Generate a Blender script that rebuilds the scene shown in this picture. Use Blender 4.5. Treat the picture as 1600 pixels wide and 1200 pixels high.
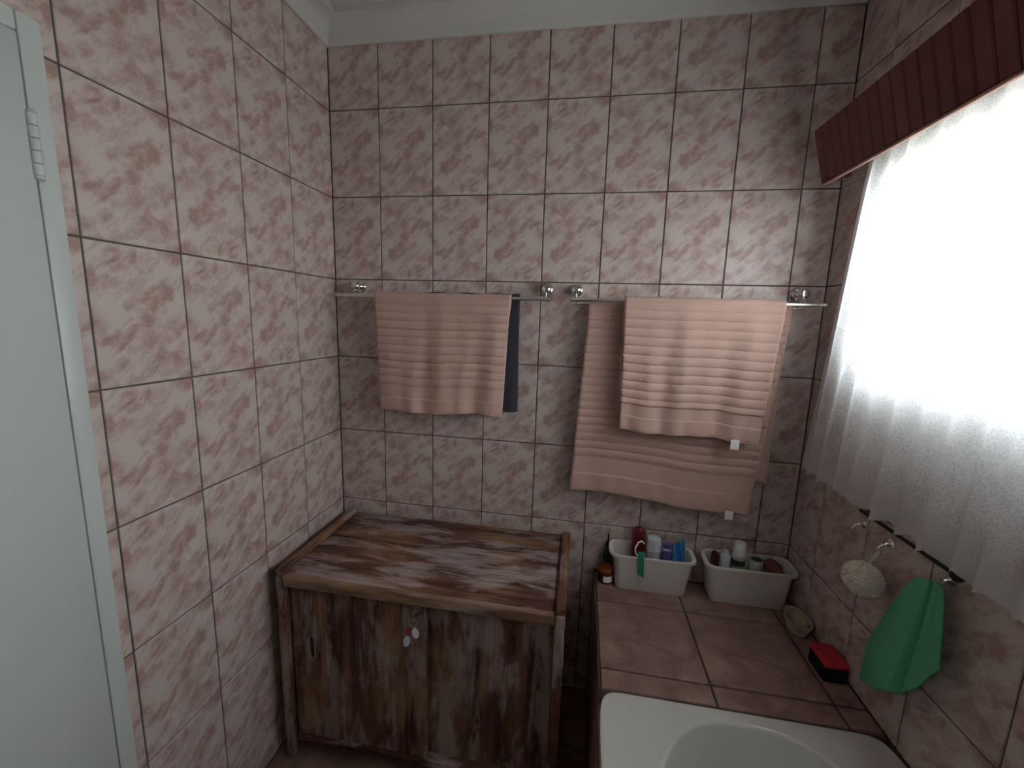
import bpy, bmesh, math, random
from mathutils import Vector, Matrix, noise

for o in list(bpy.data.objects):
    bpy.data.objects.remove(o, do_unlink=True)
S = bpy.context.scene
COL = S.collection
random.seed(4)
PI = math.pi

# ------------------------------------------------------------------ camera, world, exposure
W = 1.7296            # room width (left wall x=0, right wall x=W), back wall y=0, floor z=0
CAM = Vector((0.960, -1.525, 1.5005))
YAW, PITCH, ROLL = -0.1630, -0.1575, 0.0298
FPX = 649.1
cd = bpy.data.cameras.new('camera')
cam = bpy.data.objects.new('camera', cd)
COL.objects.link(cam)
cd.sensor_width = 36.0
cd.sensor_fit = 'HORIZONTAL'
cd.lens = FPX / 1600 * 36
cd.clip_start = 0.02
fw = Vector((math.sin(YAW) * math.cos(PITCH), math.cos(YAW) * math.cos(PITCH), math.sin(PITCH)))
rt = Vector((math.cos(YAW), -math.sin(YAW), 0))
up = rt.cross(fw)
rt, up = rt * math.cos(ROLL) + up * math.sin(ROLL), up * math.cos(ROLL) - rt * math.sin(ROLL)
cam.matrix_world = Matrix(((rt.x, up.x, -fw.x, CAM.x), (rt.y, up.y, -fw.y, CAM.y), (rt.z, up.z, -fw.z, CAM.z), (0, 0, 0, 1)))
S.camera = cam

wd = bpy.data.worlds.new('sky')
S.world = wd
wd.use_nodes = True
bg = wd.node_tree.nodes['Background']
bg.inputs['Color'].default_value = (0.96, 0.995, 1.03, 1)
bg.inputs['Strength'].default_value = 24.5
S.view_settings.view_transform = 'Standard'
S.view_settings.look = 'None'
S.view_settings.gamma = 1.0
S.view_settings.use_curve_mapping = False
S.view_settings.exposure = 0.12

WY0, WY1, WZ0, WZ1, WS = -1.72, -0.215, 1.25, 1.93, 1.395      # window opening in the right wall
pl = bpy.data.lights.new('window_right_offscreen', 'AREA')
pl.shape = 'RECTANGLE'
pl.size = WY1 - WY0
pl.size_y = WZ1 - WS
pl.cycles.is_portal = True
po = bpy.data.objects.new('window_right_offscreen', pl)
COL.objects.link(po)
po.location = (W + 0.17, (WY0 + WY1) / 2, (WS + WZ1) / 2)
po.rotation_euler = (PI / 2, 0, PI / 2)

# ------------------------------------------------------------------ materials
def mat(name, col=(.8, .8, .8), rough=.5, metal=0.0, spec=.5):
    m = bpy.data.materials.new(name)
    m.use_nodes = True
    b = m.node_tree.nodes['Principled BSDF']
    b.inputs['Base Color'].default_value = (*col, 1)
    b.inputs['Roughness'].default_value = rough
    b.inputs['Metallic'].default_value = metal
    b.inputs['Specular IOR Level'].default_value = spec
    return m

class NT:
    """small helper to write node trees"""
    def __init__(s, m):
        s.t = m.node_tree; s.n = s.t.nodes; s.b = s.n.get('Principled BSDF')
    def add(s, typ, ins=None, **kw):
        n = s.n.new(typ)
        for k, v in kw.items(): setattr(n, k, v)
        for k, v in (ins or {}).items():
            if isinstance(v, bpy.types.NodeSocket): s.t.links.new(v, n.inputs[k])
            else: n.inputs[k].default_value = v
        return n
    def link(s, a, b): s.t.links.new(a, b)
    def coord(s, kind='UV'): return s.add('ShaderNodeTexCoord').outputs[kind]
    def map(s, vec, scale=(1, 1, 1), rot=(0, 0, 0), loc=(0, 0, 0)):
        return s.add('ShaderNodeMapping', {'Vector': vec, 'Scale': scale, 'Rotation': rot, 'Location': loc}).outputs[0]
    def noise(s, vec, scale=5, detail=3, rough=.5, dist=0):
        return s.add('ShaderNodeTexNoise', {'Vector': vec, 'Scale': scale, 'Detail': detail, 'Roughness': rough, 'Distortion': dist}).outputs['Fac']
    def ramp(s, fac, stops):
        n = s.add('ShaderNodeValToRGB', {'Fac': fac})
        e = n.color_ramp.elements
        while len(e) < len(stops): e.new(.5)
        for k, (p, c) in enumerate(stops):
            e[k].position = p
            e[k].color = (*c, 1) if not isinstance(c, (int, float)) else (c, c, c, 1)
        return n.outputs['Color']
    def mix(s, fac, a, b, mode='MIX'):
        n = s.add('ShaderNodeMix', data_type='RGBA', blend_type=mode)
        for i, v in ((0, fac), (6, a), (7, b)):
            if isinstance(v, bpy.types.NodeSocket): s.link(v, n.inputs[i])
            elif i == 0: n.inputs[0].default_value = v
            else: n.inputs[i].default_value = (*v, 1)
        return n.outputs[2]
    def math(s, op, a, b=0.0):
        n = s.add('ShaderNodeMath', operation=op)
        for i, v in ((0, a), (1, b)):
            if isinstance(v, bpy.types.NodeSocket): s.link(v, n.inputs[i])
            else: n.inputs[i].default_value = v
        return n.outputs[0]
    def bump(s, h, strength=.3, dist=.002):
        n = s.add('ShaderNodeBump', {'Height': h, 'Strength': strength, 'Distance': dist})
        s.link(n.outputs[0], s.b.inputs['Normal'])

def m_wall_tile():
    m = mat('glazed_pink_marble_tile', rough=.28, spec=.4)
    t = NT(m); uv = t.coord('UV')
    wob = t.add('ShaderNodeTexNoise', {'Vector': uv, 'Scale': 24.0, 'Detail': 2.0}).outputs['Color']
    uvw = t.add('ShaderNodeVectorMath', {0: uv, 1: t.add('ShaderNodeVectorMath', {0: wob, 3: .016}, operation='SCALE').outputs[0]}, operation='ADD').outputs[0]
    turned = t.map(uvw, rot=(0, 0, -.78))
    blot = t.noise(t.map(turned, (15, 21, 1), loc=(3.1, 1.7, 0)), 1.0, 4, .55, .2)
    strk = t.noise(t.map(turned, (9, 34, 1), loc=(7.3, 2.2, 0)), 1.0, 3, .55, .15)
    fine = t.noise(t.map(uv, (60, 60, 1)), 2.0, 3, .6, .3)
    a = t.ramp(blot, [(.44, 0.0), (.62, .95)])
    b = t.ramp(strk, [(.55, 0.0), (.72, .9)])
    f = t.math('MAXIMUM', t.math('MULTIPLY', a, .85), b)
    f = t.math('MULTIPLY', f, t.math('ADD', t.math('MULTIPLY', fine, .8), .55))
    c = t.mix(f, (.60, .50, .46), (.355, .195, .165))
    c = t.mix(t.math('MULTIPLY', t.ramp(blot, [(.25, 1.0), (.42, 0.0)]), .5), c, (.61, .54, .485))
    t.link(c, t.b.inputs['Base Color'])
    t.bump(fine, .04, .001)
    return m

def m_brown_tile(name, c0, c1, c2, sc=9):
    m = mat(name, rough=.33, spec=.4)
    t = NT(m); uv = t.coord('UV')
    n1 = t.noise(t.map(uv, (1, 1, 1), (0, 0, .4)), sc, 5, .6, .8)
    n2 = t.noise(uv, sc * 5, 4, .6, .4)
    c = t.ramp(n1, [(.32, c0), (.52, c1), (.70, c2)])
    c = t.mix(t.math('MULTIPLY', n2, .45), c, c0)
    t.link(c, t.b.inputs['Base Color'])
    t.bump(n2, .08, .001)
    return m

def m_plain(name, col, var=.12, sc=14, rough=.6, bump=.08, kind='Object', metal=0, spec=.4):
    m = mat(name, col, rough, metal, spec)
    t = NT(m); v = t.coord(kind)
    n = t.noise(v, sc, 4, .6)
    c = t.mix(n, tuple(x * (1 - var) for x in col), tuple(min(1, x * (1 + var)) for x in col))
    t.link(c, t.b.inputs['Base Color'])
    if bump: t.bump(t.noise(v, sc * 6, 3, .6), bump, .001)
    return m

def m_worn_wood(name, axis, pale=.5, seed=0.0, more=0.0):
    """dark stained wood with sanded-through whitewash; grain runs along the given local axis"""
    m = mat(name, rough=.62, spec=.25)
    t = NT(m); v = t.coord('Object')
    sc = [26, 26, 26]; sc[axis] = 2.6
    fine = [95, 95, 95]; fine[axis] = 5
    v1 = t.map(v, sc, loc=(seed, seed * .7, seed * 1.3))
    v2 = t.map(v, fine, loc=(seed * 2, 1.1, seed))
    sc3 = [15, 15, 15]; sc3[axis] = 4.2
    n1 = t.noise(v1, 1.0, 5, .6, .35)
    n2 = t.noise(v2, 1.0, 4, .65, .2)
    n3 = t.noise(t.map(v, sc3, loc=(4.4 + seed, 2.2, 0.3)), 1.0, 5, .62, .25)
    n4 = t.noise(t.map(v, (5, 5, 5), loc=(seed, 7.7, 1.9)), 1.0, 2, .5)
    base = t.ramp(n1, [(.36, (.055, .020, .016)), (.52, (.125, .050, .034)), (.68, (.21, .10, .058))])
    tan = t.math('MULTIPLY', t.ramp(n4, [(.46, 0.0), (.62, 1.0)]), t.ramp(n1, [(.40, 0.0), (.56, 1.0)]))
    c = t.mix(t.math('MINIMUM', t.math('ADD', t.math('MULTIPLY', tan, .75), more), .9), base, (.31, .18, .10))
    w = t.math('MULTIPLY', t.ramp(n3, [(.47, 0.0), (.57, 1.0)]), t.ramp(n2, [(.30, .35), (.58, 1.0)]))
    c = t.mix(t.math('MULTIPLY', w, pale), c, (.44, .36, .355))
    c = t.mix(t.math('MULTIPLY', t.ramp(n2, [(.60, 0.0), (.74, 1.0)]), .35), c, (.46, .34, .22))
    t.link(c, t.b.inputs['Base Color'])
    t.bump(n2, .35, .002)
    return m

def m_towel(name, col):
    m = mat(name, col, .95, 0, .1)
    t = NT(m); v = t.coord('Object')
    n = t.noise(v, 420, 3, .7)
    n2 = t.noise(v, 18, 3, .5)
    c = t.mix(n, tuple(x * .78 for x in col), tuple(min(1, x * 1.12) for x in col))
    c = t.mix(t.math('MULTIPLY', n2, .25), c, tuple(x * .8 for x in col))
    t.link(c, t.b.inputs['Base Color'])
    t.b.inputs['Sheen Weight'].default_value = .15
    t.bump(n, .5, .002)
    return m

def m_lace():
    m = bpy.data.materials.new('white_lace_net')
    m.use_nodes = True
    t = NT(m); t.n.remove(t.b); out = t.n['Material Output']
    uv = t.coord('UV')
    vo = t.add('ShaderNodeTexVoronoi', {'Vector': uv, 'Scale': 150.0, 'Randomness': .95}, feature='DISTANCE_TO_EDGE')
    net = t.ramp(vo.outputs['Distance'], [(.06, 1.0), (.20, 0.0)])
    fl = t.noise(t.map(uv, (1, 1, 1)), 22, 4, .65, 1.2)
    flo = t.ramp(fl, [(.50, 0.0), (.60, 1.0)])
    sep = t.add('ShaderNodeSeparateXYZ', {'Vector': uv}).outputs['Y']
    band = t.ramp(sep, [(.02, 1.0), (.10, .35)])            # denser towards the scalloped border
    den = t.math('MAXIMUM', t.math('MAXIMUM', net, t.math('MULTIPLY', flo, .9)), band)
    op = t.math('ADD', t.math('MULTIPLY', den, .28), .68)
    tl = t.add('ShaderNodeBsdfTranslucent', {'Color': (.93, .94, .95, 1)})
    df = t.add('ShaderNodeBsdfDiffuse', {'Color': (.80, .81, .83, 1)})
    tr = t.add('ShaderNodeBsdfTransparent')
    a = t.add('ShaderNodeMixShader', {0: .36})
    t.link(tl.outputs[0], a.inputs[1]); t.link(df.outputs[0], a.inputs[2])
    b = t.add('ShaderNodeMixShader', {0: op})
    t.link(tr.outputs[0], b.inputs[1]); t.link(a.outputs[0], b.inputs[2])
    t.link(b.outputs[0], out.inputs[0])
    return m

def m_glass():
    m = bpy.data.materials.new('window_glass')
    m.use_nodes = True
    t = NT(m); t.n.remove(t.b); out = t.n['Material Output']
    tr = t.add('ShaderNodeBsdfTransparent', {'Color': (.93, .95, .95, 1)})
    gl = t.add('ShaderNodeBsdfGlossy', {'Roughness': .02})
    fr = t.add('ShaderNodeFresnel', {'IOR': 1.45})
    a = t.add('ShaderNodeMixShader', {0: fr.outputs[0]})
    t.link(tr.outputs[0], a.inputs[1]); t.link(gl.outputs[0], a.inputs[2])
    t.link(a.outputs[0], out.inputs[0])
    return m

M = {
    'tile': m_wall_tile(),
    'grout': m_plain('dark_grout', (.115, .098, .085), .3, 30, .9, .2),
    'deck': m_brown_tile('brown_rose_deck_tile', (.19, .105, .088), (.34, .205, .175), (.46, .31, .25)),
    'floor': m_brown_tile('brown_floor_tile', (.14, .08, .06), (.25, .15, .115), (.33, .22, .17), 7),
    'paint': m_plain('cream_painted_plaster', (.58, .55, .515), .05, 6, .7, .05),
    'ceil': m_plain('ceiling_paint', (.58, .555, .525), .05, 4, .8, .05),
    'gloss': m_plain('white_gloss_enamel', (.56, .585, .56), .04, 5, .35, .03),
    'doorp': m_plain('door_paint', (.56, .585, .56), .04, 3, .45, .03),
    'cornice': m_plain('cornice_paint', (.58, .555, .525), .04, 6, .7, .04),
    'woodx': m_worn_wood('worn_wood_across', 0, .80),
    'woody': m_worn_wood('worn_wood_deep', 1, .55, 3.0),
    'woodz': m_worn_wood('worn_wood_upright', 2, .5, 1.7),
    'woodz2': m_worn_wood('worn_wood_upright_pale', 2, .62, 6.1),
    'edge': m_worn_wood('worn_wood_lipping', 0, .35, 8.2, .38),
    'pull': m_plain('pull_pale_highlight', (.28, .185, .13), .2, 40, .5, .1),  # pale tone stands in for the highlight on the finger pull rim
    'soap': m_plain('cream_soap', (.50, .42, .28), .1, 25, .45, .05),
    'towel': m_towel('rose_beige_terry', (.57, .37, .312)),
    'dark': m_towel('charcoal_terry', (.055, .052, .065)),
    'tag': m_plain('white_care_label', (.85, .85, .83), .03, 30, .7, .05),
    'chrome': m_plain('chrome', (.78, .77, .75), .05, 20, .12, 0, metal=1),
    'steel': m_plain('dull_steel', (.38, .36, .34), .15, 20, .35, 0, metal=1),
    'lace': m_lace(),
    'glass': m_glass(),
    'pelmet': m_plain('oxblood_stained_wood', (.13, .032, .026), .30, 26, .5, .15),
    'piping': m_plain('pale_pelmet_edging', (.36, .20, .15), .1, 20, .7, .1),
    'enamel': m_plain('white_bath_enamel', (.72, .70, .66), .03, 4, .10, .0),
    'bin': m_plain('cream_white_plastic', (.74, .69, .66), .03, 9, .38, .02),
    'black': m_plain('black_metal', (.012, .013, .013), .2, 20, .45, .05),
    'green': m_plain('green_cloth', (.13, .46, .24), .14, 60, .95, .5, spec=.1),
    'puff': m_plain('cream_mesh_puff', (.72, .66, .56), .12, 60, .9, .4, spec=.1),
    'red': m_plain('red_sponge', (.64, .05, .065), .15, 120, .9, .5, spec=.15),
    'scrub': m_plain('black_scouring_pad', (.022, .020, .020), .3, 160, .95, .6, spec=.1),
    'cream': m_plain('cream_glazed_ceramic', (.42, .38, .26), .10, 20, .3, .03),
    'maroon': m_plain('maroon_plastic', (.125, .010, .010), .1, 14, .3, .0),
    'clear': m_plain('milky_plastic', (.62, .62, .66), .06, 14, .35, .0),
    'purple': m_plain('violet_carton', (.10, .08, .30), .1, 14, .5, .0),
    'blue': m_plain('blue_foil', (.03, .17, .42), .2, 30, .35, .2),
    'teal': m_plain('green_plastic', (.03, .28, .17), .15, 20, .4, .0),
    'amber': m_plain('brown_jar', (.10, .030, .012), .15, 20, .25, .0),
    'rust': m_plain('orange_brown_lid', (.27, .06, .02), .15, 20, .45, .0),
    'sage': m_plain('dark_green_print', (.04, .075, .045), .15, 20, .4, .0),
    'paleg': m_plain('pale_green_plastic', (.40, .43, .37), .08, 20, .4, .0),
    'rosew': m_plain('brown_rose_packet', (.22, .09, .075), .3, 40, .5, .1),
    'grass': m_plain('paving', (.32, .30, .26), .2, 2, .95, .3),
}

# ------------------------------------------------------------------ object helpers
def link(name, me, m=None, parent=None, smooth=False):
    o = bpy.data.objects.new(name, me)
    COL.objects.link(o)
    if m is not None:
        me.materials.clear(); me.materials.append(m)
    if parent is not None: o.parent = parent
    if smooth: me.shade_smooth()
    return o

def thing(name, label, cat, loc=(0, 0, 0), group=None):
    o = bpy.data.objects.new(name, None)
    COL.objects.link(o)
    o.empty_display_size = .05
    o.location = loc
    tag(o, label, cat, group)
    return o

def tag(o, label, cat, group=None):
    o['label'] = label; o['category'] = cat
    if group: o['group'] = group
    return o

def struct(o, label=None, cat=None):
    o['kind'] = 'structure'
    if label: o['label'] = label; o['category'] = cat
    return o

def origin_of(parent):
    v = Vector((0, 0, 0))
    while parent is not None:
        v += Vector(parent.location); parent = parent.parent
    return v

class B:
    """bmesh collector, written in world coordinates; build() moves it to the parent's frame"""
    def __init__(s): s.b = bmesh.new()
    def box(s, x0, x1, y0, y1, z0, z1, bev=0, seg=2):
        r = bmesh.ops.create_cube(s.b, size=1)
        vs = r['verts']
        for v in vs:
            v.co = Vector((x0 if v.co.x < 0 else x1, y0 if v.co.y < 0 else y1, z0 if v.co.z < 0 else z1))
        if bev:
            es = list({e for v in vs for e in v.link_edges})
            bmesh.ops.bevel(s.b, geom=es, offset=bev, segments=seg, profile=.5, affect='EDGES')
        return s
    def loops(s, rings, close_a=True, close_b=True, cyclic=True):
        R = [[s.b.verts.new(p) for p in r] for r in rings]
        n = len(R[0])
        for a, b in zip(R, R[1:]):
            for i in range(n if cyclic else n - 1):
                j = (i + 1) % n
                s.b.faces.new((a[i], a[j], b[j], b[i]))
        if close_a: s.b.faces.new(list(reversed(R[0])))
        if close_b: s.b.faces.new(R[-1])
        return s
    def lathe(s, c, prof, axis=(0, 0, 1), n=24, close_a=True, close_b=True):
        ax = Vector(axis).normalized()
        t = ax.orthogonal().normalized(); u = ax.cross(t)
        rings = []
        for r, h in prof:
            rings.append([Vector(c) + ax * h + (t * math.cos(2 * PI * k / n) + u * math.sin(2 * PI * k / n)) * max(r, 1e-4) for k in range(n)])
        return s.loops(rings, close_a, close_b)
    def tube(s, pts, r, n=10):
        pts = [Vector(p) for p in pts]
        rad = r if isinstance(r, (list, tuple)) else [r] * len(pts)
        t0 = (pts[1] - pts[0]).normalized(); nrm = t0.orthogonal().normalized(); rings = []
        for i, p in enumerate(pts):
            a = pts[max(i - 1, 0)]; b = pts[min(i + 1, len(pts) - 1)]
            t = (b - a).normalized()
            nrm = (nrm - t * nrm.dot(t)).normalized(); u = t.cross(nrm)
            rings.append([p + (nrm * math.cos(2 * PI * k / n) + u * math.sin(2 * PI * k / n)) * rad[i] for k in range(n)])
        return s.loops(rings)
    def grid(s, fn, nu, nv, uvfn=None):
        uvl = s.b.loops.layers.uv.verify() if uvfn else None
        V = [[s.b.verts.new(fn(i / nu, j / nv)) for i in range(nu + 1)] for j in range(nv + 1)]
        for j in range(nv):
            for i in range(nu):
                f = s.b.faces.new((V[j][i], V[j][i + 1], V[j + 1][i + 1], V[j + 1][i]))
                if uvl:
                    for l, (a, c) in zip(f.loops, ((i, j), (i + 1, j), (i + 1, j + 1), (i, j + 1))):
                        l[uvl].uv = uvfn(a / nu, c / nv)
        return s
    def build(s, name, m, parent=None, smooth=False, solid=0, recalc=True):
        if recalc: bmesh.ops.recalc_face_normals(s.b, faces=s.b.faces)
        o_ = origin_of(parent)
        bmesh.ops.translate(s.b, verts=s.b.verts, vec=-o_)
        me = bpy.data.meshes.new(name)
        s.b.to_mesh(me); s.b.free()
        o = link(name, me, m, parent)
        if smooth:
            me.shade_smooth()
            try: me.set_sharp_from_angle(angle=math.radians(smooth if smooth is not True else 45))
            except Exception: pass
        if solid:
            md = o.modifiers.new('thickness', 'SOLIDIFY'); md.thickness = solid; md.offset = 0
        return o
    def alone(s, name, m, label, cat, base, group=None, **kw):
        """a thing that is one mesh: its origin is put at its base"""
        bmesh.ops.translate(s.b, verts=s.b.verts, vec=-Vector(base))
        o = s.build(name, m, None, **kw)
        o.location = base
        return tag(o, label, cat, group)

def rrect(x0, x1, y0, y1, z, r, n=5):
    """rounded rectangle ring in the xy plane; z may be a function of (x, y)"""
    out = []
    for cx, cy, a0 in ((x1 - r, y1 - r, 0), (x0 + r, y1 - r, PI / 2), (x0 + r, y0 + r, PI), (x1 - r, y0 + r, 1.5 * PI)):
        for k in range(n + 1):
            a = a0 + PI / 2 * k / n
            x, y = cx + r * math.cos(a), cy + r * math.sin(a)
            out.append(Vector((x, y, z(x, y) if callable(z) else z)))
    return out

# ------------------------------------------------------------------ tiles
TCACHE = {}
def tile_mesh(w, h, u0, v0, fw_, fh_, flip, th, ch, m, kind, sides):
    """a tile piece w x h whose lower left corner lies (u0, v0) inside a full tile; front at z = 0"""
    key = (round(w, 4), round(h, 4), round(u0, 4), round(v0, 4), flip, kind, sides)
    if key in TCACHE: return TCACHE[key]
    b = bmesh.new(); uvl = b.loops.layers.uv.verify()
    cl, cr, cb, ct = [ch if k else 0 for k in sides]
    lo = [b.verts.new(p) for p in ((0, 0, -th), (w, 0, -th), (w, h, -th), (0, h, -th))]
    mi = [b.verts.new(p) for p in ((0, 0, -ch), (w, 0, -ch), (w, h, -ch), (0, h, -ch))]
    hi = [b.verts.new(p) for p in ((cl, cb, 0), (w - cr, cb, 0), (w - cr, h - ct, 0), (cl, h - ct, 0))]
    b.faces.new(hi)
    for A, C in ((lo, mi), (mi, hi)):
        for i in range(4):
            j = (i + 1) % 4
            b.faces.new((A[i], A[j], C[j], C[i]))
    b.faces.new(list(reversed(lo)))
    for f in b.faces:
        for l in f.loops:
            u, v = l.vert.co.x + u0, l.vert.co.y + v0
            if flip: u, v = fw_ - u, fh_ - v
            l[uvl].uv = (u + (0 if kind == 'tile' else 0), v)
    me = bpy.data.meshes.new('tile')
    b.to_mesh(me); b.free()
    me.materials.append(m)
    TCACHE[key] = me
    return me

def tile_plane(parent, alines, blines, holes, place, gap=.004, th=.003, ch=.0014, m=None, kind='tile', full=(.2039, .3), flipper=None):
    rnd = random.Random(len(alines) * 31 + len(blines))
    for i, (a0, a1) in enumerate(zip(alines, alines[1:])):
        for j, (b0, b1) in enumerate(zip(blines, blines[1:])):
            flip = flipper(i, j) if flipper else (rnd.random() < .35)
            # lines that cut a tile short: the piece is the part next to the neighbouring full tile
            ao = a1 - full[0] if (a1 - a0 < full[0] - .005 and i == 0) else a0
            bo = b1 - full[1] if (b1 - b0 < full[1] - .005 and j == 0) else b0
            # cut the tile along the edges of any opening; joints only where the tile really ends
            A = sorted({a0, a1} | {e for h in holes for e in h[:2] if a0 < e < a1})
            Bq = sorted({b0, b1} | {e for h in holes for e in h[2:] if b0 < e < b1})
            def gone(p, q): return any(h[0] < p < h[1] and h[2] < q < h[3] for h in holes)
            for ia, (p0, p1) in enumerate(zip(A, A[1:])):
                for ib, (q0, q1) in enumerate(zip(Bq, Bq[1:])):
                    pm, qm = (p0 + p1) / 2, (q0 + q1) / 2
                    if gone(pm, qm) or p1 - p0 < .006 or q1 - q0 < .006: continue
                    sd = (p0 == a0 or gone(p0 - 1e-4, qm), p1 == a1 or gone(p1 + 1e-4, qm),
                          q0 == b0 or gone(pm, q0 - 1e-4), q1 == b1 or gone(pm, q1 + 1e-4))
                    g0, g1, g2, g3 = [gap / 2 if k else 0 for k in sd]
                    w, h = p1 - p0 - g0 - g1, q1 - q0 - g2 - g3
                    if w < .003 or h < .003: continue
                    me = tile_mesh(w, h, p0 + g0 - ao, q0 + g2 - bo, full[0], full[1], flip, th, min(ch, w / 3, h / 3), m, kind, sd)
                    o = bpy.data.objects.new('tile', me)
                    COL.objects.link(o)
                    o.parent = parent
                    o.matrix_local = place(p0 + g0, q0 + g2)

def frame(o, x, y, z):
    x, y, z = Vector(x), Vector(y), Vector(z)
    return Matrix(((x.x, y.x, z.x, o[0]), (x.y, y.y, z.y, o[1]), (x.z, y.z, z.z, o[2]), (0, 0, 0, 1)))

H = 2.52; YF = -2.25; TW = .2039
zl = [0.0] + [0.13 + .3 * k for k in range(8)] + [H]
DZ = 0.54            # height of the tiled bath deck
DX = 1.055           # its left edge
TY = -0.537          # where the bath begins

# ------------------------------------------------------------------ room shell
wb = struct(B().box(-.2, W + .2, .003, .12, -.1, H + .1).build('wall_back', M['grout']), 'back wall of pink marbled tiles with dark grout', 'wall')
xl = [0.0] + [.1923 + TW * k for k in range(8)] + [W]
tile_plane(wb, xl, zl, [(DX, 9, -1, DZ)], lambda a, b: frame((a, 0, b), (1, 0, 0), (0, 0, 1), (0, -1, 0)), m=M['tile'])

DY0, DY1, DH = -1.72, -0.877, 1.974            # outer size of the door frame in the left wall
lb = B()
lb.box(-.12, -.003, DY1 - .03, .003, -.1, H + .1)
lb.box(-.12, -.003, YF - .1, DY0 + .03, -.1, H + .1)
lb.box(-.12, -.003, DY0 + .03, DY1 - .03, DH - .03, H + .1)
wl = struct(lb.build('wall_left', M['grout']), 'left wall of pink marbled tiles running to white door frame', 'wall')
yl = [YF] + [-.2306 - TW * k for k in range(9, -1, -1)] + [0.0]
tile_plane(wl, yl, zl, [(DY0 - .005, DY1 + .005, -1, DH + .005)], lambda a, b: Matrix(((0, 0, 1, 0), (1, 0, 0, a), (0, 1, 0, b), (0, 0, 0, 1))), m=M['tile'], kind='tile_l')

rb = B()
RW = .16
rb.box(W + .003, W + RW, WY1, .12, -.1, H + .1)
rb.box(W + .003, W + RW, YF - .1, WY0, -.1, H + .1)
rb.box(W + .003, W + RW, WY0, WY1, -.1, WZ0)
rb.box(W + .003, W + RW, WY0, WY1, WZ1, H + .1)
wr = struct(rb.build('wall_right', M['grout']), 'right wall of pink marbled tiles around curtained window', 'wall')
rl = [0.0] + [.154 + TW * k for k in range(11)] + [-YF]
tile_plane(wr, rl, [DZ] + zl[3:], [(-WY1, -WY0, WZ0, WZ1)], lambda a, b: Matrix(((0, 0, -1, W), (-1, 0, 0, -a), (0, 1, 0, b), (0, 0, 0, 1))), m=M['tile'], kind='tile_r')
# plastered window reveal
rv = B()
rv.loops([[Vector((W - .001, yy, WZ0)), Vector((W + RW, yy, WZ0)), Vector((W + RW, yy, WS)), Vector((W + .10, yy, WS)), Vector((W - .001, yy, WZ0 + .012))] for yy in (WY0, WY1)])
rv.box(W, W + RW, WY0, WY1, WZ1 - .01, WZ1)
rv.box(W, W + RW, WY1 - .01, WY1, WZ0 + .012, WZ1 - .01)
rv.box(W, W + RW, WY0, WY0 + .01, WZ0 + .012, WZ1 - .01)
struct(rv.build('trim_5', M['paint']), 'white plastered reveal around window opening', 'window reveal')

struct(B().box(-.2, W + .2, YF - .12, YF, -.1, H + .1).build('wall_front', M['paint']), 'plain plastered wall facing the tiled back wall', 'wall')
struct(B().box(-.2, W + .2, YF - .2, .2, H, H + .1).build('ceiling', M['ceil']), 'flat off-white ceiling', 'ceiling')
fl = struct(B().box(-.2, W + .2, YF - .2, .2, -.1, -.004).build('floor', M['grout']), 'brown tiled floor under the wooden cabinet', 'floor')
tile_plane(fl, [0.0, .10, .43, .76, 1.055], [YF, -1.90, -1.57, -1.24, -.91, -.58, -.25, 0.0], [], lambda a, b: frame((a, b, 0), (1, 0, 0), (0, 1, 0), (0, 0, 1)), gap=.005, th=.004, m=M['floor'], kind='floor', full=(.33, .33))

# cornice: a cove strip along each wall
def cornice(name, p0, p1, inward, label):
    p0, p1, n = Vector(p0), Vector(p1), Vector(inward)
    prof = [(0.0, 2.438), (.008, 2.438), (.012, 2.446)]
    for k in range(7):
        a = k / 6 * PI / 2
        prof.append((.016 + .050 * (1 - math.cos(a)), 2.452 + .046 * math.sin(a)))
    prof += [(.072, 2.500), (.072, H), (0.0, H)]
    b = B()
    b.loops([[p0 + n * d + Vector((0, 0, z)) for d, z in prof], [p1 + n * d + Vector((0, 0, z)) for d, z in prof]])
    struct(b.build(name, M['cornice'], smooth=35), label, 'cornice')
cornice('trim_1', (0, -.0005, 0), (W, -.0005, 0), (0, -1, 0), 'white coved cornice above the towel rails')
cornice('trim_2', (.0005, 0, 0), (.0005, YF, 0), (1, 0, 0), 'white coved cornice above the white door')
cornice('trim_3', (W - .0005, 0, 0), (W - .0005, YF, 0), (-1, 0, 0), 'white coved cornice above the red-brown pelmet')

# window: steel frame with three panes
wn = B()
fx0, fx1 = W + .105, W + .135
wn.box(fx0, fx1, WY0 + .01, WY0 + .04, WS, WZ1 - .01)
wn.box(fx0, fx1, WY1 - .04, WY1 - .01, WS, WZ1 - .01)
wn.box(fx0, fx1, WY0 + .04, WY1 - .04, WS, WS + .03)
wn.box(fx0, fx1, WY0 + .04, WY1 - .04, WZ1 - .04, WZ1 - .01)
for ym in (-.86, -1.31):
    wn.box(fx0, fx1, ym, ym + .03, WS + .03, WZ1 - .04)
win = struct(wn.build('window_1', M['gloss']), 'white framed window behind the lace curtain', 'window')
B().box(W + .118, W + .122, WY0 + .035, -1.305, WS + .025, WZ1 - .035).build('pane', M['glass'], win)
B().box(W + .118, W + .122, -1.285, -.855, WS + .025, WZ1 - .035).build('pane', M['glass'], win)
B().box(W + .118, W + .122, -.835, WY1 - .035, WS + .025, WZ1 - .035).build('pane', M['glass'], win)
struct(B().box(W + .16, W + 14, -12, 10, -.35, -.25).build('ground', M['grass']), 'paved ground outside the window', 'ground')

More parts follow.
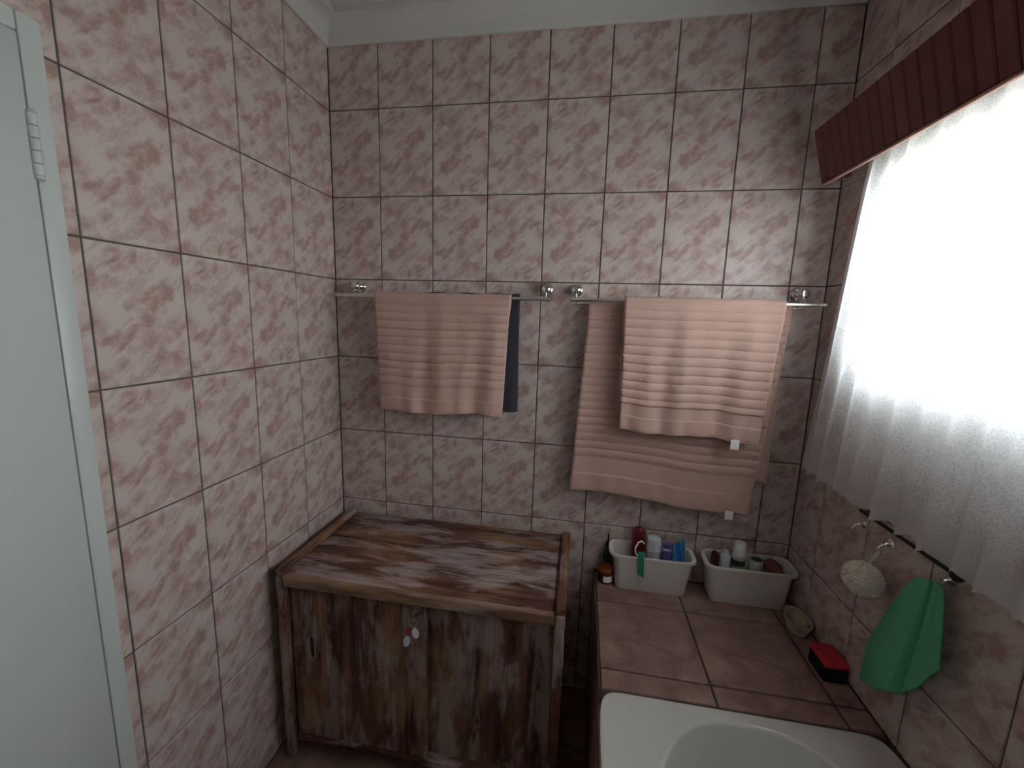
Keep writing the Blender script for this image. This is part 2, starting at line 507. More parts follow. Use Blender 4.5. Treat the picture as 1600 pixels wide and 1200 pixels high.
# ------------------------------------------------------------------ door and frame (left wall)
df = B()
FT = .034
for y0, y1, z0, z1 in ((DY1 - FT, DY1, 0, DH), (DY0, DY0 + FT, 0, DH), (DY0 + FT, DY1 - FT, DH - FT, DH)):
    df.box(-.13, .022, y0, y1, z0, z1, .005, 2)
dr = struct(df.build('trim_4', M['gloss'], smooth=30), 'white painted steel door frame beside pink tiles', 'door frame')
# passage beyond the doorway
pb = B()
pb.box(-1.0, -.95, -2.4, -.5, -.1, H); pb.box(-.95, -.12, -2.4, -2.35, -.1, H); pb.box(-.95, -.12, -.55, -.5, -.1, H)
pb.box(-.95, -.12, -2.35, -.55, -.1, 0); pb.box(-.95, -.12, -2.35, -.55, H - .05, H)
struct(pb.build('wall_passage', M['paint']), 'plain passage walls beyond the doorway', 'wall')

ANG = math.radians(13)
hx, hy = .030, DY1 - FT - .004
dd = Vector((math.sin(ANG), -math.cos(ANG), 0)); dn = Vector((math.cos(ANG), math.sin(ANG), 0))
def leaf_box(b, s0, s1, t0, t1, z0, z1, bev=.0015):
    c = bmesh.new()
    r = bmesh.ops.create_cube(c, size=1)
    for v in c.verts:
        s = s0 if v.co.x < 0 else s1; t = t0 if v.co.y < 0 else t1; z = z0 if v.co.z < 0 else z1
        v.co = Vector((hx, hy, z)) + dd * s + dn * t
    if bev: bmesh.ops.bevel(c, geom=list(c.edges), offset=bev, segments=2, profile=.5, affect='EDGES')
    me = bpy.data.meshes.new('tmp'); c.to_mesh(me); c.free(); b.b.from_mesh(me); bpy.data.meshes.remove(me)
door = struct(bpy.data.objects.new('door_1', None), 'pale grey painted door standing ajar by white frame', 'door')
COL.objects.link(door); door.location = (hx, hy, .008)
b = B(); leaf_box(b, .004, .730, -.038, .0, .008, DH - FT - .006); b.build('leaf', M['doorp'], door, smooth=30)
for zc in (1.765, .22):
    b = B()
    for k in range(5):
        z0 = zc - .05 + k * .02
        b.lathe((hx + .004, hy - .001, z0), [(.0065, .0006), (.0072, .002), (.0072, .018), (.0065, .0194)], n=12)
    b.lathe((hx + .004, hy - .001, zc + .05), [(.006, 0), (.007, .002), (.004, .007)], n=12)
    b.lathe((hx + .004, hy - .001, zc - .058), [(.004, 0), (.007, .004), (.006, .008)], n=12)
    b.build('hinge', M['gloss'], door, smooth=40)
b = B()
p = Vector((hx, hy, 1.02)) + dd * .68
b.tube([p, p + dn * .05, p + dn * .05 - dd * .02, p + dn * .05 - dd * .11], .008)
b.build('handle', M['steel'], door, smooth=True)

# ------------------------------------------------------------------ bath surround and bath
bs = thing('bath_surround', 'brown tiled ledge behind the white bath, carrying two plastic bins', 'bath ledge', (DX, TY, 0))
B().box(DX + .004, W - .001, TY + .001, -.001, 0, DZ - .006).build('body', M['grout'], bs)
tile_plane(bs, [DX + .004, 1.352, 1.655, W + .001], [TY + .004, -.466, -.178, -.002], [],
           lambda a, b: frame((a - DX, b - TY, DZ), (1, 0, 0), (0, 1, 0), (0, 0, 1)), gap=.006, th=.0055, m=M['deck'], kind='deck', full=(.31, .345))
tile_plane(bs, [-.0, .20, .50, -TY], [0.0, .23, DZ - .009], [],
           lambda a, b: Matrix(((0, 0, -1, 0), (-1, 0, 0, -a - TY), (0, 1, 0, b), (0, 0, 0, 1))), gap=.006, th=.0035, m=M['deck'], kind='deck2', full=(.31, .345))
B().box(DX + .000, DX + .004, TY + .002, -.002, DZ - .0075, DZ + .0005, .001).build('edge_trim', M['steel'], bs)

bt = thing('bathtub', 'white enamel bathtub with rounded basin beside the brown tiled ledge', 'bathtub', (DX, -1.4, 0))
y0b, y1b = -2.235, TY - .001
RZ = DZ + .004
n = 40
cx, cy, ax_, ay = 1.398, (y0b + y1b) / 2 - .0, .284, (y1b - y0b) / 2 - .040
def sup(cx, cy, a, b_, z, e, n=64):
    out = []
    for k in range(n):
        t = 2 * PI * k / n
        c, s = math.cos(t), math.sin(t)
        out.append(Vector((cx + a * math.copysign(abs(c) ** (2 / e), c), cy + b_ * math.copysign(abs(s) ** (2 / e), s), z)))
    return out
def rect_ring(x0, x1, y0, y1, z, r, n=64):
    # ring with the same angular order as sup(): a very square superellipse
    return sup((x0 + x1) / 2, (y0 + y1) / 2, (x1 - x0) / 2, (y1 - y0) / 2, z, 22, n)
x0t, x1t = DX - .004, W - .002
rings = [rect_ring(x0t, x1t, y0b, y1b, RZ - .045, 0), rect_ring(x0t, x1t, y0b, y1b, RZ - .010, 0),
         rect_ring(x0t + .002, x1t - .002, y0b + .002, y1b - .002, RZ - .003, 0),
         rect_ring(x0t + .010, x1t - .010, y0b + .010, y1b - .010, RZ, 0),
         sup(cx, cy, ax_ + .012, ay + .010, RZ, 2.9), sup(cx, cy, ax_ + .008, ay + .006, RZ + .0016, 2.9), sup(cx, cy, ax_ + .003, ay + .002, RZ - .001, 2.9), sup(cx, cy, ax_, ay, RZ - .008, 2.9),
         sup(cx, cy, ax_ - .012, ay - .02, RZ - .08, 2.9), sup(cx, cy, ax_ - .035, ay - .07, RZ - .22, 2.9),
         sup(cx, cy, ax_ - .06, ay - .14, RZ - .36, 2.8), sup(cx, cy, ax_ - .09, ay - .19, RZ - .395, 2.6), sup(cx, cy, .06, .2, RZ - .405, 2.2)]
b = B(); b.loops(rings, close_a=False); b.build('shell', M['enamel'], bt, smooth=50)
ap = B().box(DX + .004, DX + .02, y0b, y1b - .001, 0, RZ - .046).build('apron', M['grout'], bt)
def apron_tiles():
    tile_plane(ap, [0.0, .25, .58, .91, 1.24, 1.57, 1.655], [0.0, .23, RZ - .046], [],
               lambda a, b: Matrix(((0, 0, -1, 0), (-1, 0, 0, y1b + 1.4 - a), (0, 1, 0, b), (0, 0, 0, 1))), gap=.006, th=.0035, m=M['deck'], kind='deck3', full=(.33, .345))
apron_tiles()

# ------------------------------------------------------------------ wooden cabinet
CX0, CX1, CY0, CY1, CH = .046, .957, -.462, -.022, .700
cb = thing('sideboard_cabinet', 'worn dark wooden cabinet with two sliding doors and whitewash streaks', 'cabinet', ((CX0 + CX1) / 2, (CY0 + CY1) / 2, 0))
T = .030
for x0, x1, nm in ((CX0, CX0 + T, 'side_panel'), (CX1 - T, CX1, 'side_panel')):
    sp = B().box(x0 + .006, x1 - .006, CY0 + .008, CY1, .0, CH - .012).build(nm, M['woodz'], cb)
    # rounded lipping along the top and the front of the side panel
    B().box(x0, x1, CY0 - .004, CY1, CH - .022, CH, .008, 3).build('top_lipping', M['woody'], sp, smooth=35)
    B().box(x0, x1, CY0 - .004, CY0 + .020, 0, CH - .022, .008, 3).build('front_lipping', M['woodz2'], sp, smooth=35)
tp = B().box(CX0 + T - .001, CX1 - T + .001, CY0 + .004, CY1, CH - .046, CH - .016, .002).build('top', M['woodx'], cb, smooth=35)
b = B()
b.box(CX0 + T + .001, CX1 - T - .001, CY0 - .012, CY0 + .006, CH - .052, CH - .013, .007, 3)
b.build('front_lipping', M['edge'], tp, smooth=35)
DB, DT = .085, CH - .050
xm = .538
def cab_door(x0, x1, y0, y1, m, px, pz):
    # a sliding door with a routed finger pull
    d = B()
    pw, ph = .012, .043
    for a0, a1, c0, c1 in ((x0, px - pw, DB, DT), (px + pw, x1, DB, DT), (px - pw, px + pw, DB, pz - ph), (px - pw, px + pw, pz + ph, DT)):
        d.box(a0, a1, y0, y1, c0, c1)
    d.box(px - pw, px + pw, y0 + .011, y1, pz - ph, pz + ph)
    o = d.build('sliding_door', m, cb)
    g = B()
    ring = lambda r0, yy: [Vector((px + (r0 + pw) * math.cos(t) * 1.0, yy, pz + (ph + r0) * math.copysign(abs(math.sin(t)) ** .45, math.sin(t)))) for t in [2 * PI * k / 28 for k in range(28)]]
    g.loops([ring(.001, y0 + .004), ring(.001, y0 - .0025), ring(-.0015, y0 - .003), ring(-.0035, y0 - .001), ring(-.0035, y0 + .004)], False, False)
    g.build('finger_pull', M['pull'], o, smooth=40)
    return o
dl = cab_door(CX0 + T + .004, xm, CY0 + .022, CY0 + .038, M['woodz'], .146, .42)
d2 = cab_door(xm - .03, CX1 - T - .003, CY0 + .044, CY0 + .060, M['woodz2'], .886, .42)
B().box(CX0 + T, CX1 - T, CY0 + .012, CY0 + .075, .062, DB - .002, .003).build('bottom_rail', M['woodx'], cb, smooth=35)
B().box(CX0 + T, CX1 - T, CY0 + .075, CY1 - .01, .066, .082).build('bottom_board', M['woodx'], cb)
B().box(CX0 + T, CX1 - T, CY1 - .012, CY1 - .002, .066, CH - .05).build('back_board', M['woodx'], cb)
LX, LZ, LY = .513, .612, CY0 + .022
lk = B(); lk.lathe((LX, LY, LZ), [(.013, -.001), (.013, .004), (.0105, .006), (.0105, .014), (.008, .016)], (0, -1, 0), 20)
lk.build('lock_barrel', M['steel'], dl, smooth=40)
kr = thing('key_bunch', 'small bunch of keys with pale tags hanging from cabinet lock', 'keys', (LX, LY - .02, LZ - .05))
b = B(); b.box(LX - .0012, LX + .0012, LY - .045, LY - .0165, LZ - .006, LZ + .006, .0005); b.build('key', M['steel'], kr)
b = B(); b.tube([(LX + .0 + .013 * math.cos(t), LY - .041, LZ - .012 + .013 * math.sin(t)) for t in [2 * PI * k / 20 for k in range(21)]], .0011, 6); b.build('split_ring', M['steel'], kr, smooth=True)
def tagplate(cx, cz, w, h, m, tilt, dy, name):
    b = B()
    ring = lambda y, s: [Vector((cx + (w * s * math.cos(t)) * math.cos(tilt) - h * s * math.sin(t) * math.sin(tilt), y, cz + (w * s * math.cos(t)) * math.sin(tilt) + h * s * math.sin(t) * math.cos(tilt))) for t in [2 * PI * k / 20 for k in range(20)]]
    b.loops([ring(LY - .040 - dy, .85), ring(LY - .0405 - dy, 1), ring(LY - .0425 - dy, 1), ring(LY - .043 - dy, .85)])
    b.build(name, m, kr, smooth=35)
tagplate(LX - .013, LZ - .040, .011, .016, M['rust'], -.3, 0, 'tag')
tagplate(LX + .009, LZ - .040, .011, .017, M['clear'], .15, .004, 'tag')
tagplate(LX - .019, LZ - .072, .010, .018, M['clear'], -.2, .004, 'tag')

# ------------------------------------------------------------------ towel rails
def towel_rail(x0, x1, kx0, kx1, z, rx0, rx1, rz, label):
    kz = 1.603; ry = -.095
    r = thing('towel_rail', label, 'towel rail', ((x0 + x1) / 2, 0, kz), None)
    b = B(); b.lathe((x0, ry, z), [(.0055, 0), (.0075, .001), (.0075, .012), (.0062, .013), (.0062, x1 - x0 - .013), (.0075, x1 - x0 - .012), (.0075, x1 - x0 - .001), (.0055, x1 - x0)], (1, 0, 0), 16)
    b.build('bar', M['chrome'], r, smooth=40)
    b = B(); b.tube([(rx0, -.042, rz), (rx1, -.042, rz)], .005, 12); b.build('rear_bar', M['chrome'], r, smooth=True)
    for kx in (kx0, kx1):
        b = B(); b.lathe((kx, -.0006, kz), [(.021, 0), (.0225, .003), (.0225, .008), (.019, .012), (.0135, .014), (.0125, .030), (.016, .036), (.0175, .044), (.016, .052), (.009, .057)], (0, -1, 0), 28)
        k = b.build('bracket', M['chrome'], r, smooth=50)
        b = B(); b.tube([(kx, -.045, kz - .012), (kx, -.060, kz - .024), (kx, -.078, z + .002), (kx, ry, z)], .0055, 10)
        b.build('arm', M['chrome'], k, smooth=True)
    return r
RZ1, RZ2 = 1.566, 1.567
towel_rail(.062, .848, .109, .828, RZ1, .109, .828, RZ1 + .0085, 'chrome towel rail carrying one beige and one charcoal towel')
towel_rail(.914, 1.688, .932, 1.643, RZ2, .932, 1.643, RZ2 - .010, 'chrome towel rail nearer the window carrying two beige towels')

# ------------------------------------------------------------------ towels
def towel(name, label, m, xt0, xt1, xb0, xb1, zt, zb0, zb1, rail_r, back_drop, ribs, seed, group, fold=.006, ry=-.095, tagx=None, bord=.10, back_x=None, th=.006, xbm=0):
    """a towel folded over the rail: front panel, turn over the bar and back panel in one cloth"""
    zr = zt - rail_r
    drop = zr - min(zb0, zb1)
    NU, NF, NA, NB = 60, 190, 10, 40
    def front(u, s):      # s 0 bottom .. 1 at bar height
        xb = xb0 + (xb1 - xb0) * u; xt = xt0 + (xt1 - xt0) * u
        x = xb + (xt - xb) * s
        zb = zb0 + (zb1 - zb0) * u + .004 * math.sin(u * 9 + seed)
        z = zb + (zr - zb) * s
        k = 1 - s
        f = fold * (k ** .7) * (.6 * math.sin(u * 17 + seed + 1.2 * s) + .5 * math.sin(u * 31 + seed * 2.1 - .8 * s) + .5 * math.sin(u * 7.3 + seed))
        f += fold * .9 * max(0, (abs(u - .5) - .42) / .08) * k * (1 if u > .5 else -.3)
        y = ry - rail_r - .004 * k - abs(fold) * k * .8 + f
        d = (1 - s) * drop
        if ribs and d < drop - bord and s < .985:
            per = ribs
            w = (d / per) % 1.0
            y -= .0062 * (math.sin(PI * w) ** .5) * (1 if s < .93 else .4)
        elif ribs and drop - bord <= d < drop - bord * .52:
            y -= .0010
        elif ribs and d >= drop - bord * .52:
            y -= .0024 + .0034 * (.5 + .5 * math.sin(u * 46 + seed)) * min(1, (drop - d) / .012)
        return Vector((x, y, z))
    rows = NF + NA + NB
    def fn(u, v):
        j = v * rows
        if j <= NF: return front(u, j / NF)
        bx0, bx1 = back_x if back_x else (xt0, xt1)
        if j <= NF + NA:
            a = (j - NF) / NA * PI
            x = xt0 + (xt1 - xt0) * u
            return Vector((x, ry - rail_r * math.cos(a), zr + rail_r * math.sin(a) * .9 + .0015 * math.sin(u * 23 + seed)))
        s = (j - NF - NA) / NB
        x = (xt0 + (xt1 - xt0) * u) * (1 - s) + (bx0 + (bx1 - bx0) * u) * s
        f = fold * .5 * s * math.sin(u * 15 + seed * 3)
        return Vector((x, ry + rail_r + .002 * s + f, zr - back_drop * s))
    c = B(); c.grid(fn, NU, rows)
    base = ((xb0 + xb1) / 2, ry, min(zb0, zb1))
    root = thing(name, label, 'towel', base, group)
    o = c.build('cloth', m, root, smooth=80, solid=th)
    if tagx:
        q = front(tagx, 0)
        b = B(); b.grid(lambda u, v: Vector((q.x - .013 + .026 * u, q.y - .008 - .002 * math.sin(v * 3), q.z + .010 - .032 * v)), 4, 5)
        b.build('care_label', M['tag'], root, solid=.0008)
    return root

GRP = None
towel('charcoal_towel', 'charcoal hand towel mostly hidden behind a beige ribbed towel', M['dark'], .36, .735, .37, .742, RZ1 + .0180, 1.160, 1.163, .0095, .36, 0, 3.3, GRP, .003, th=.004, ry=-.042)
towel('beige_hand_towel', 'ribbed beige hand towel covering the charcoal towel', M['towel'], .218, .714, .237, .694, RZ1 + .0125, 1.150, 1.156, .0125, .33, .0290, 1.1, GRP, .0095, bord=.095, back_x=(.225, .672))
towel('beige_bath_towel', 'large ribbed beige bath towel hanging low behind a smaller beige towel', M['towel'], .978, 1.614, .945, 1.554, RZ2 + .0018, .895, .848, .0118, .60, .0300, 5.2, GRP, .004, tagx=.90, bord=.135, ry=-.042)
towel('beige_hand_towel', 'smaller ribbed beige hand towel hanging in front of the large bath towel', M['towel'], 1.090, 1.572, 1.099, 1.537, RZ2 + .0125, 1.142, 1.124, .0125, .40, .0300, 2.4, GRP, .0095, tagx=.83, bord=.095)

# ------------------------------------------------------------------ pelmet and lace curtain
PA = math.radians(15)
PL0, PL1 = -1.84, -.118
pm = thing('pelmet', 'dark red-brown slatted pelmet box above the lace curtain', 'pelmet', (W - .06, PL1, 1.9))
P0 = Vector((W - .112, 0, 1.905))                       # bottom front edge of the tilted box
pin = Vector((math.cos(PA), 0, math.sin(PA))); pup = Vector((-math.sin(PA), 0, math.cos(PA)))
PH, PD = .152, .105
def pbox(b, d0, d1, h0, h1, y0, y1, bev=0):
    c = bmesh.new(); bmesh.ops.create_cube(c, size=1)
    for v in c.verts:
        q = P0 + pin * (d0 if v.co.x < 0 else d1) + pup * (h0 if v.co.z < 0 else h1)
        v.co = Vector((q.x, y0 if v.co.y < 0 else y1, q.z))
    if bev: bmesh.ops.bevel(c, geom=list(c.edges), offset=bev, segments=1, profile=.5, affect='EDGES')
    me = bpy.data.meshes.new('tmp'); c.to_mesh(me); c.free(); b.b.from_mesh(me); bpy.data.meshes.remove(me)
b = B(); pbox(b, .008, .016, .0, PH, PL0, PL1); b.build('backing_board', M['pelmet'], pm)
k = 0; y = PL1
while y > PL0 + .01:
    b = B(); pbox(b, 0.0, .0078, .003, PH - .001, y - .0365, y - .0010, .0030); b.build('slat', M['pelmet'], pm)
    y -= .0375
b = B(); pbox(b, .0165, PD - .035, .002, PH, PL1 - .016, PL1); b.build('end_board', M['pelmet'], pm)
b = B(); pbox(b, .0165, PD - .035, .002, PH, PL0, PL0 + .016); b.build('end_board', M['pelmet'], pm)
b = B(); pbox(b, .0165, PD - .05, PH - .014, PH, PL0 + .0165, PL1 - .0165); b.build('top_board', M['pelmet'], pm)
b = B(); pbox(b, -.002, .010, -.004, .0025, PL0, PL1, .0015); b.build('bottom_edging', M['piping'], pm)

ct = thing('lace_curtain', 'sheer white lace curtain with scalloped hem hanging over the window', 'curtain', (W - .05, -.13, 1.05))
CT = 1.945
def cur(u, v):
    # u 0 at the back wall end, 1 at the far end; v 0 hem .. 1 top
    ytop = -.205 - 1.58 * u; ybot = -.112 - 1.71 * u
    k = 1 - v
    y = ytop + (ybot - ytop) * (k ** .8)
    ph = u * 2 * PI * 24 + 1.1 * math.sin(u * 17.5) + .35 * math.sin(v * 3 + u * 54)
    am = .007 + .004 * k
    x = W - .047 - .006 * k + am * math.sin(ph) + .004 * math.sin(u * 83 + v * 2)
    y += .003 * k * math.cos(ph)
    L = u * 1.71 * 1.35
    hem = 1.050 + .012 * math.sin(u * 6.8 + .4) - .013 * abs(math.sin(L * PI / .085))
    z = hem + (CT - hem) * v
    return Vector((x, y, z))
b = B(); b.grid(cur, 560, 50, lambda u, v: (u * 2.31, v * .9))
b.build('lace_panel', M['lace'], ct, smooth=True)
b = B(); b.tube([(W - .047, -.17, CT + .002), (W - .047, -1.82, CT + .002)], .0055, 10); b.build('curtain_wire', M['steel'], ct, smooth=True)

# ------------------------------------------------------------------ rail, hooks, puff and cloth under the window
rr = thing('wall_rail', 'thin black metal rail under the lace curtain hem', 'rail', (W - .02, -.53, 1.03))
RX, RRZ = W - .034, 1.036
b = B(); b.tube([(RX, -.375, RRZ), (RX, -.652, RRZ)], .0045, 10); b.build('bar', M['black'], rr, smooth=True)
for yy in (-.385, -.640):
    b = B(); b.tube([(RX, yy, RRZ), (RX + .025, yy, RRZ + .001), (W - .0015, yy, RRZ + .001)], [.0045, .005, .009], 10); b.build('bracket', M['black'], rr, smooth=True)
b = B(); b.lathe((RX, -.651, RRZ), [(.005, 0), (.010, .003), (.012, .010), (.009, .017), (.003, .020)], (0, -1, 0), 16); b.build('end_knob', M['black'], rr, smooth=50)

def hook(y, z, label):
    h = thing('wall_hook', label, 'hook', (W, y, z))
    b = B(); b.lathe((W - .0006, y, z), [(.012, 0), (.012, .002), (.008, .005), (.004, .006)], (-1, 0, 0), 18); b.build('backplate', M['chrome'], h, smooth=50)
    b = B(); b.tube([(W - .005, y, z), (W - .02, y, z - .004), (W - .027, y, z - .014), (W - .022, y, z - .025), (W - .012, y, z - .026)], [.003, .003, .003, .003, .0035], 8); b.build('prong', M['chrome'], h, smooth=True)
hook(-.343, .985, 'small empty chrome hook on tiles under the curtain')
hook(-.444, .985, 'small chrome hook with cream bath puff beneath it')

pf = thing('bath_puff', 'cream mesh bath puff hanging from small chrome hook', 'bath puff', (W - .055, -.452, .885))
b = B()
pc = Vector((W - .056, -.455, .892))
bmesh.ops.create_icosphere(b.b, subdivisions=5, radius=1)
for v in b.b.verts:
    d = v.co.normalized()
    q = d * 5.0
    n1 = noise.noise(q); n2 = noise.noise(d * 11 + Vector((3, 1, 7)))
    r = .043 * (1 + .13 * abs(n1) + .16 * abs(n2) - .06)
    v.co = pc + Vector((d.x * r * .92, d.y * r * 1.05, d.z * r * .92))
b.build('mesh_ball', M['puff'], pf, smooth=True, recalc=False)
b = B(); b.tube([(W - .05, -.450, .925), (W - .030, -.446, .945), (W - .021, -.4445, .9665), (W - .021, -.4435, .9665), (W - .030, -.440, .945), (W - .052, -.455, .925)], .0013, 6); b.build('hanging_loop', M['puff'], pf, smooth=True)

# the green cloth: caught on a hook at its top and spreading below
hook(-.612, 1.000, 'chrome hook carrying the green cloth')
def cloth_pt(u, v):
    # v 0 at the top, 1 at the lower edge ; u 0 towards the back wall
    up_ = [(0, -.562, .958), (.3, -.590, .985), (.6, -.615, .996), (1, -.645, 1.002)]
    lo = [(0, -.470, .735), (.16, -.492, .650), (.36, -.545, .672), (.52, -.592, .708), (.75, -.640, .775), (1, -.678, .845)]
    def at(L):
        for (a, ya, za), (c, yc, zc) in zip(L, L[1:]):
            if a <= u <= c:
                t = (u - a) / (c - a); return ya + (yc - ya) * t, za + (zc - za) * t
    yt, zt = at(up_); yb, zb = at(lo)
    y = yt + (yb - yt) * (v ** .85)
    z = zt + (zb - zt) * v
    amp = .35 + .65 * math.sin(PI * min(1, .12 + v * .8))
    x = .010 * math.sin(u * 8.5 + 2.6)                                  # broad folds
    x += .036 * max(0, 1 - abs(u - .50 - .10 * (1 - v)) / .055) * amp             # crease running down the middle
    x += .014 * max(0, 1 - abs(u - .80) / .06) * max(0, 1 - v * 1.3)       # short crease at the top
    x -= .012 * math.sin(PI * u)
    return Vector((W - .036 + x * (.5 + .5 * v), y, z))
b = B(); b.grid(lambda u, v: cloth_pt(u, 1 - v), 90, 60)
b.alone('green_cloth', M['green'], 'bright green cloth hanging from a hook beneath the curtain', 'cloth', (W - .03, -.58, .66), smooth=80, solid=.003)

# ------------------------------------------------------------------ plastic bins and their contents
def plastic_bin(x0, x1, y0, y1, h, label, flare=.016, back=.006):
    z0 = DZ + .0005
    t = thing('storage_bin', label, 'bin', ((x0 + x1) / 2, (y0 + y1) / 2, z0))
    ym = (y0 + y1) / 2
    ztop = lambda x, y: z0 + h + back * (y - y0) / (y1 - y0)
    def ring(e, z, r): return rrect(x0 - e, x1 + e, y0 - e * .55, y1 + e * .18, z, r)
    zt = lambda o: (lambda x, y: ztop(x, y) + o)
    rings = [ring(-.004, z0, .014), ring(0, z0 + .004, .016), ring(flare * .93, zt(-.012), .026), ring(flare + .012, zt(-.011), .032), ring(flare + .014, zt(-.008), .034),
             ring(flare + .012, zt(-.001), .033), ring(flare + .008, zt(0), .032), ring(flare - .001, zt(-.002), .026), ring(flare - .003, zt(-.006), .024), ring(-.001, z0 + .026, .014), ring(-.006, z0 + .0245, .012)]
    b = B(); b.loops(rings); b.build('tub', M['bin'], t, smooth=40)
    return t
def onfront(u): pass
bin1 = plastic_bin(1.129, 1.370, -.100, -.020, .140, 'white plastic bin holding a maroon bottle and a blue sachet')
bin2 = plastic_bin(1.452, 1.694, -.104, -.020, .142, 'white plastic bin holding a white capped bottle, next to window wall')
BZ = DZ + .0252

b = B()
c = (1.205, -.045)
prof = [(.0, .014), (.004, .018), (.075, .021), (.12, .0225), (.166, .0225), (.183, .0205), (.193, .014), (.197, .005)]
b.loops([[Vector((c[0] + r * 1.12 * math.cos(t), c[1] + r * .75 * math.sin(t), BZ + h)) for t in [2 * PI * k / 24 for k in range(24)]] for h, r in prof])
b.alone('shampoo_bottle', M['maroon'], 'tall maroon plastic bottle standing in white bin', 'bottle', (c[0], c[1], BZ), smooth=50)

cp = thing('plastic_cup', 'milky plastic cup beside the maroon bottle', 'cup', (1.258, -.052, BZ))
b = B(); b.lathe((1.258, -.052, BZ), [(.019, 0), (.021, .002), (.0255, .150), (.024, .163), (.016, .168), (.004, .169)], n=28); b.build('body', M['clear'], cp, smooth=50)
b = B(); b.lathe((1.258, -.052, BZ), [(.0252, .118), (.0266, .119), (.0268, .124), (.0256, .125)], n=28, close_a=False, close_b=False); b.build('ring', M['clear'], cp, smooth=50)

cn = thing('soap_carton', 'small violet carton between milky cup and blue sachet', 'carton', (1.303, -.040, BZ))
b = B(); b.box(1.293, 1.320, -.052, -.032, BZ, BZ + .140, .0015); b.build('box', M['purple'], cn)
b = B(); b.box(1.2925, 1.3205, -.0525, -.0315, BZ + .116, BZ + .124); b.build('band', M['clear'], cn)

b = B()
def sach(u, v):
    x = 1.318 + .040 * u + .010 * v; z = BZ + .015 + .150 * v - .045 * v * abs(u - .75)
    return Vector((x, -.072 + .030 * v + .006 * math.sin(u * 9 + v * 6) - .007 * math.sin(PI * u) * math.sin(PI * v), z))
b.grid(sach, 16, 20)
b.alone('blue_sachet', M['blue'], 'crumpled blue foil sachet sticking out of white bin', 'sachet', (1.34, -.07, BZ), smooth=60, solid=.004)

sc = thing('green_strap', 'green strap with curved white end over front rim of bin', 'strap', (1.20, -.115, DZ + .06))
fy = -.100 - .021
b = B(); b.grid(lambda u, v: Vector((1.194 + .022 * u + .006 * v, fy + .0065 * v * 1.0 + .0015 * math.sin(u * 3), DZ + .142 - .066 * v - .012 * v * u)), 4, 8)
b.build('strip', M['teal'], sc, solid=.0016)
b = B(); b.tube([(1.194, -.118, DZ + .147), (1.188, -.110, DZ + .152), (1.188, -.095, DZ + .163), (1.200, -.080, DZ + .178), (1.213, -.074, DZ + .181), (1.222, -.071, DZ + .170)], [.002, .002, .0025, .003, .003, .0025], 8)
b.build('curved_end', M['tag'], sc, smooth=True)
b = B(); b.box(1.196, 1.224, -.1225, -.090, DZ + .1435, DZ + .149, .0015); b.build('clip', M['teal'], sc)

# bin 2
b2 = thing('spray_bottle', 'white capped bottle with dark green band standing in bin', 'bottle', (1.545, -.058, BZ))
b = B(); b.lathe((1.545, -.058, BZ), [(.020, 0), (.0225, .003), (.0225, .128), (.019, .136)], n=24); b.build('body', M['paleg'], b2, smooth=40)
b = B(); b.lathe((1.545, -.058, BZ), [(.0228, .104), (.0231, .105), (.0231, .124), (.0228, .125)], n=24, close_a=False, close_b=False); b.build('label_band', M['sage'], b2, smooth=40)
b = B(); b.lathe((1.545, -.058, BZ), [(.0195, .1365), (.0205, .138), (.0195, .178), (.0175, .184), (.006, .186)], n=24); b.build('cap', M['tag'], b2, smooth=40)

t3 = thing('cream_tube', 'pale green tube leaning beside white capped bottle', 'tube', (1.592, -.062, BZ))
b = B()
def tube_ring(h, rx, ry): return [Vector((1.585 + h * .12 + rx * math.cos(t), -.068 + ry * math.sin(t), BZ + h)) for t in [2 * PI * k / 24 for k in range(24)]]
b.loops([tube_ring(0, .020, .018), tube_ring(.09, .021, .019), tube_ring(.128, .0215, .0195), tube_ring(.131, .019, .017)]); b.build('body', M['paleg'], t3, smooth=40)
b = B(); b.loops([tube_ring(.1315, .0165, .015), tube_ring(.1325, .017, .0155), tube_ring(.1340, .016, .0145)]); b.build('lid', M['sage'], t3, smooth=40)

b = B(); b.lathe((1.503, -.052, BZ), [(.016, 0), (.018, .003), (.0185, .118), (.015, .130), (.008, .136), (.008, .146), (.003, .148)], n=22)
b.alone('lotion_bottle', M['clear'], 'milky lotion bottle left of the white capped bottle', 'bottle', (1.503, -.052, BZ), smooth=45)
b = B(); b.lathe((1.472, -.048, BZ), [(.012, 0), (.014, .003), (.014, .120), (.012, .132), (.004, .135)], n=18)
b.alone('dark_bottle', M['amber'], 'small dark brown bottle at end of second bin', 'bottle', (1.472, -.048, BZ), smooth=45)
b = B()
b.grid(lambda u, v: Vector((1.628 + .055 * u, -.088 + .055 * v + .003 * math.sin(u * 8), BZ + .098 + .014 * v + .008 * math.sin(u * 7 + v * 4) )), 12, 10)
for uu in (0, 1): pass
o = b.alone('brown_packet', M['rosew'], 'crumpled brown packet at window end of white bin', 'packet', (1.655, -.06, BZ), smooth=60, solid=.012)
b = B(); b.box(1.635, 1.678, -.086, -.040, BZ, BZ + .090, .004)
b.alone('tissue_pack', M['clear'], 'pale folded pack lying under the brown packet', 'pack', (1.655, -.06, BZ))

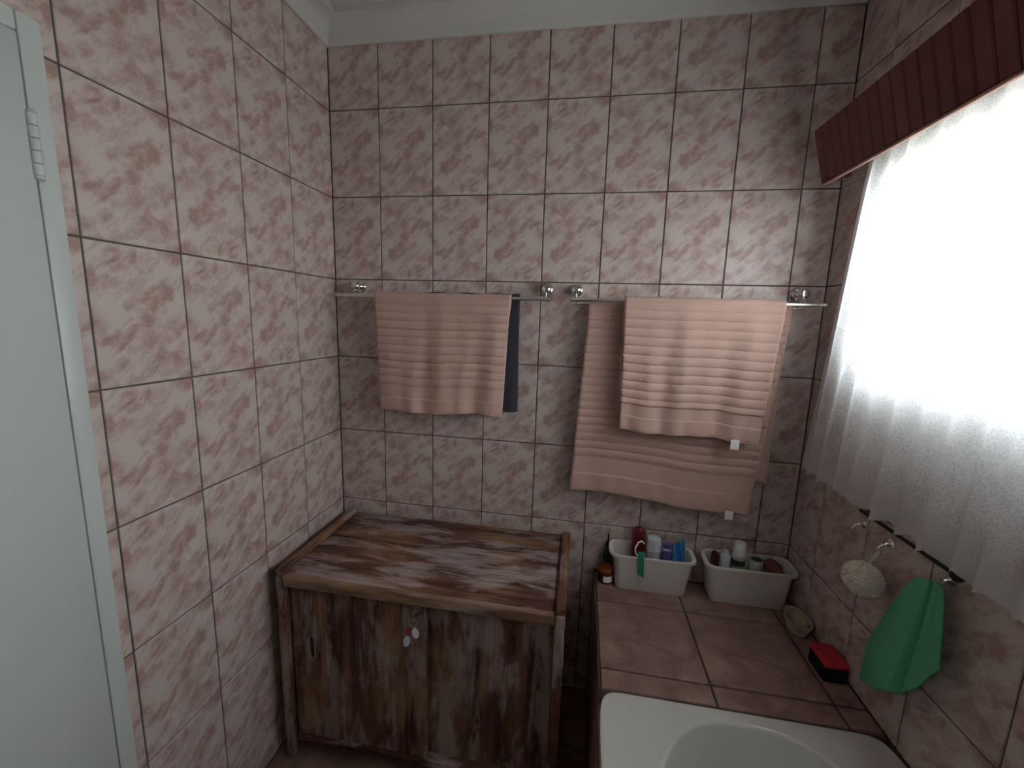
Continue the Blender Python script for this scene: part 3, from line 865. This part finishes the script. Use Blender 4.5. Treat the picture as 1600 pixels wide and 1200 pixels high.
# jar and pump bottle at the left end of the deck
jr = thing('cream_jar', 'squat brown jar with white label at corner of tiled ledge', 'jar', (1.094, -.060, DZ))
b = B(); b.lathe((1.094, -.060, DZ + .0005), [(.024, 0), (.027, .003), (.027, .036), (.024, .041)], n=28); b.build('body', M['amber'], jr, smooth=40)
b = B(); b.lathe((1.094, -.060, DZ + .0005), [(.0265, .0415), (.0285, .043), (.0285, .054), (.026, .057), (.004, .0575)], n=28); b.build('lid', M['rust'], jr, smooth=40)
b = B(); b.grid(lambda u, v: Vector((1.094 + .0273 * math.cos(-1.9 + 1.5 * u), -.060 + .0273 * math.sin(-1.9 + 1.5 * u), DZ + .008 + .024 * v)), 12, 2); b.build('paper_label', M['tag'], jr, smooth=True)

pb_ = thing('pump_bottle', 'slim dark bottle with black nozzle behind brown jar', 'bottle', (1.100, -.018, DZ))
b = B(); b.lathe((1.100, -.019, DZ + .0005), [(.014, 0), (.0158, .003), (.0158, .098), (.010, .112), (.008, .116)], n=22); b.build('body', M['sage'], pb_, smooth=40)
b = B(); b.lathe((1.100, -.019, DZ + .0005), [(.0095, .1165), (.0095, .132), (.004, .135), (.0035, .158), (.002, .166)], n=16); b.build('nozzle', M['black'], pb_, smooth=40)

# cream bowl
bw = thing('soap_bowl', 'small oval cream bowl between white bin and red sponge', 'bowl', (1.688, -.190, DZ))
def oval(r, h): return [Vector((1.688 + r * .82 * math.cos(t), -.190 + r * 1.34 * math.sin(t), DZ + .0005 + h)) for t in [2 * PI * k / 36 for k in range(36)]]
b = B(); b.loops([oval(*q) for q in [(.028, 0), (.030, .003), (.037, .022), (.0425, .040), (.0435, .043), (.0415, .044), (.040, .0425)]], close_b=False); b.build('shell', M['cream'], bw, smooth=50)
b = B(); b.loops([oval(*q) for q in [(.040, .0425), (.0385, .038), (.034, .020), (.027, .006), (.004, .0045)]], close_a=False); b.build('inside', M['cream'], bw, smooth=50)
b = B()
b.loops([[Vector((1.6955 + r * .0205 * math.cos(t), -.184 + r * .040 * math.sin(t), DZ + .0150 + h)) for t in [2 * PI * k / 28 for k in range(28)]]
         for r, h in [(.75, 0), (.93, .004), (1, .011), (.96, .019), (.75, .024), (.2, .026)]])
b.alone('soap_bar', M['soap'], 'cream soap bar lying in the small oval bowl', 'soap', (1.6955, -.184, DZ + .0150), smooth=60)

# sponge
sg = thing('scrub_sponge', 'red sponge lying on a black pad at edge of ledge', 'sponge', (1.690, -.352, DZ))
b = B(); b.box(1.662, 1.722, -.395, -.315, DZ + .0005, DZ + .042, .004, 2); b.build('scouring_pad', M['scrub'], sg, smooth=40)
b = B(); b.box(1.661, 1.723, -.396, -.314, DZ + .0425, DZ + .058, .005, 3); b.build('foam', M['red'], sg, smooth=40)
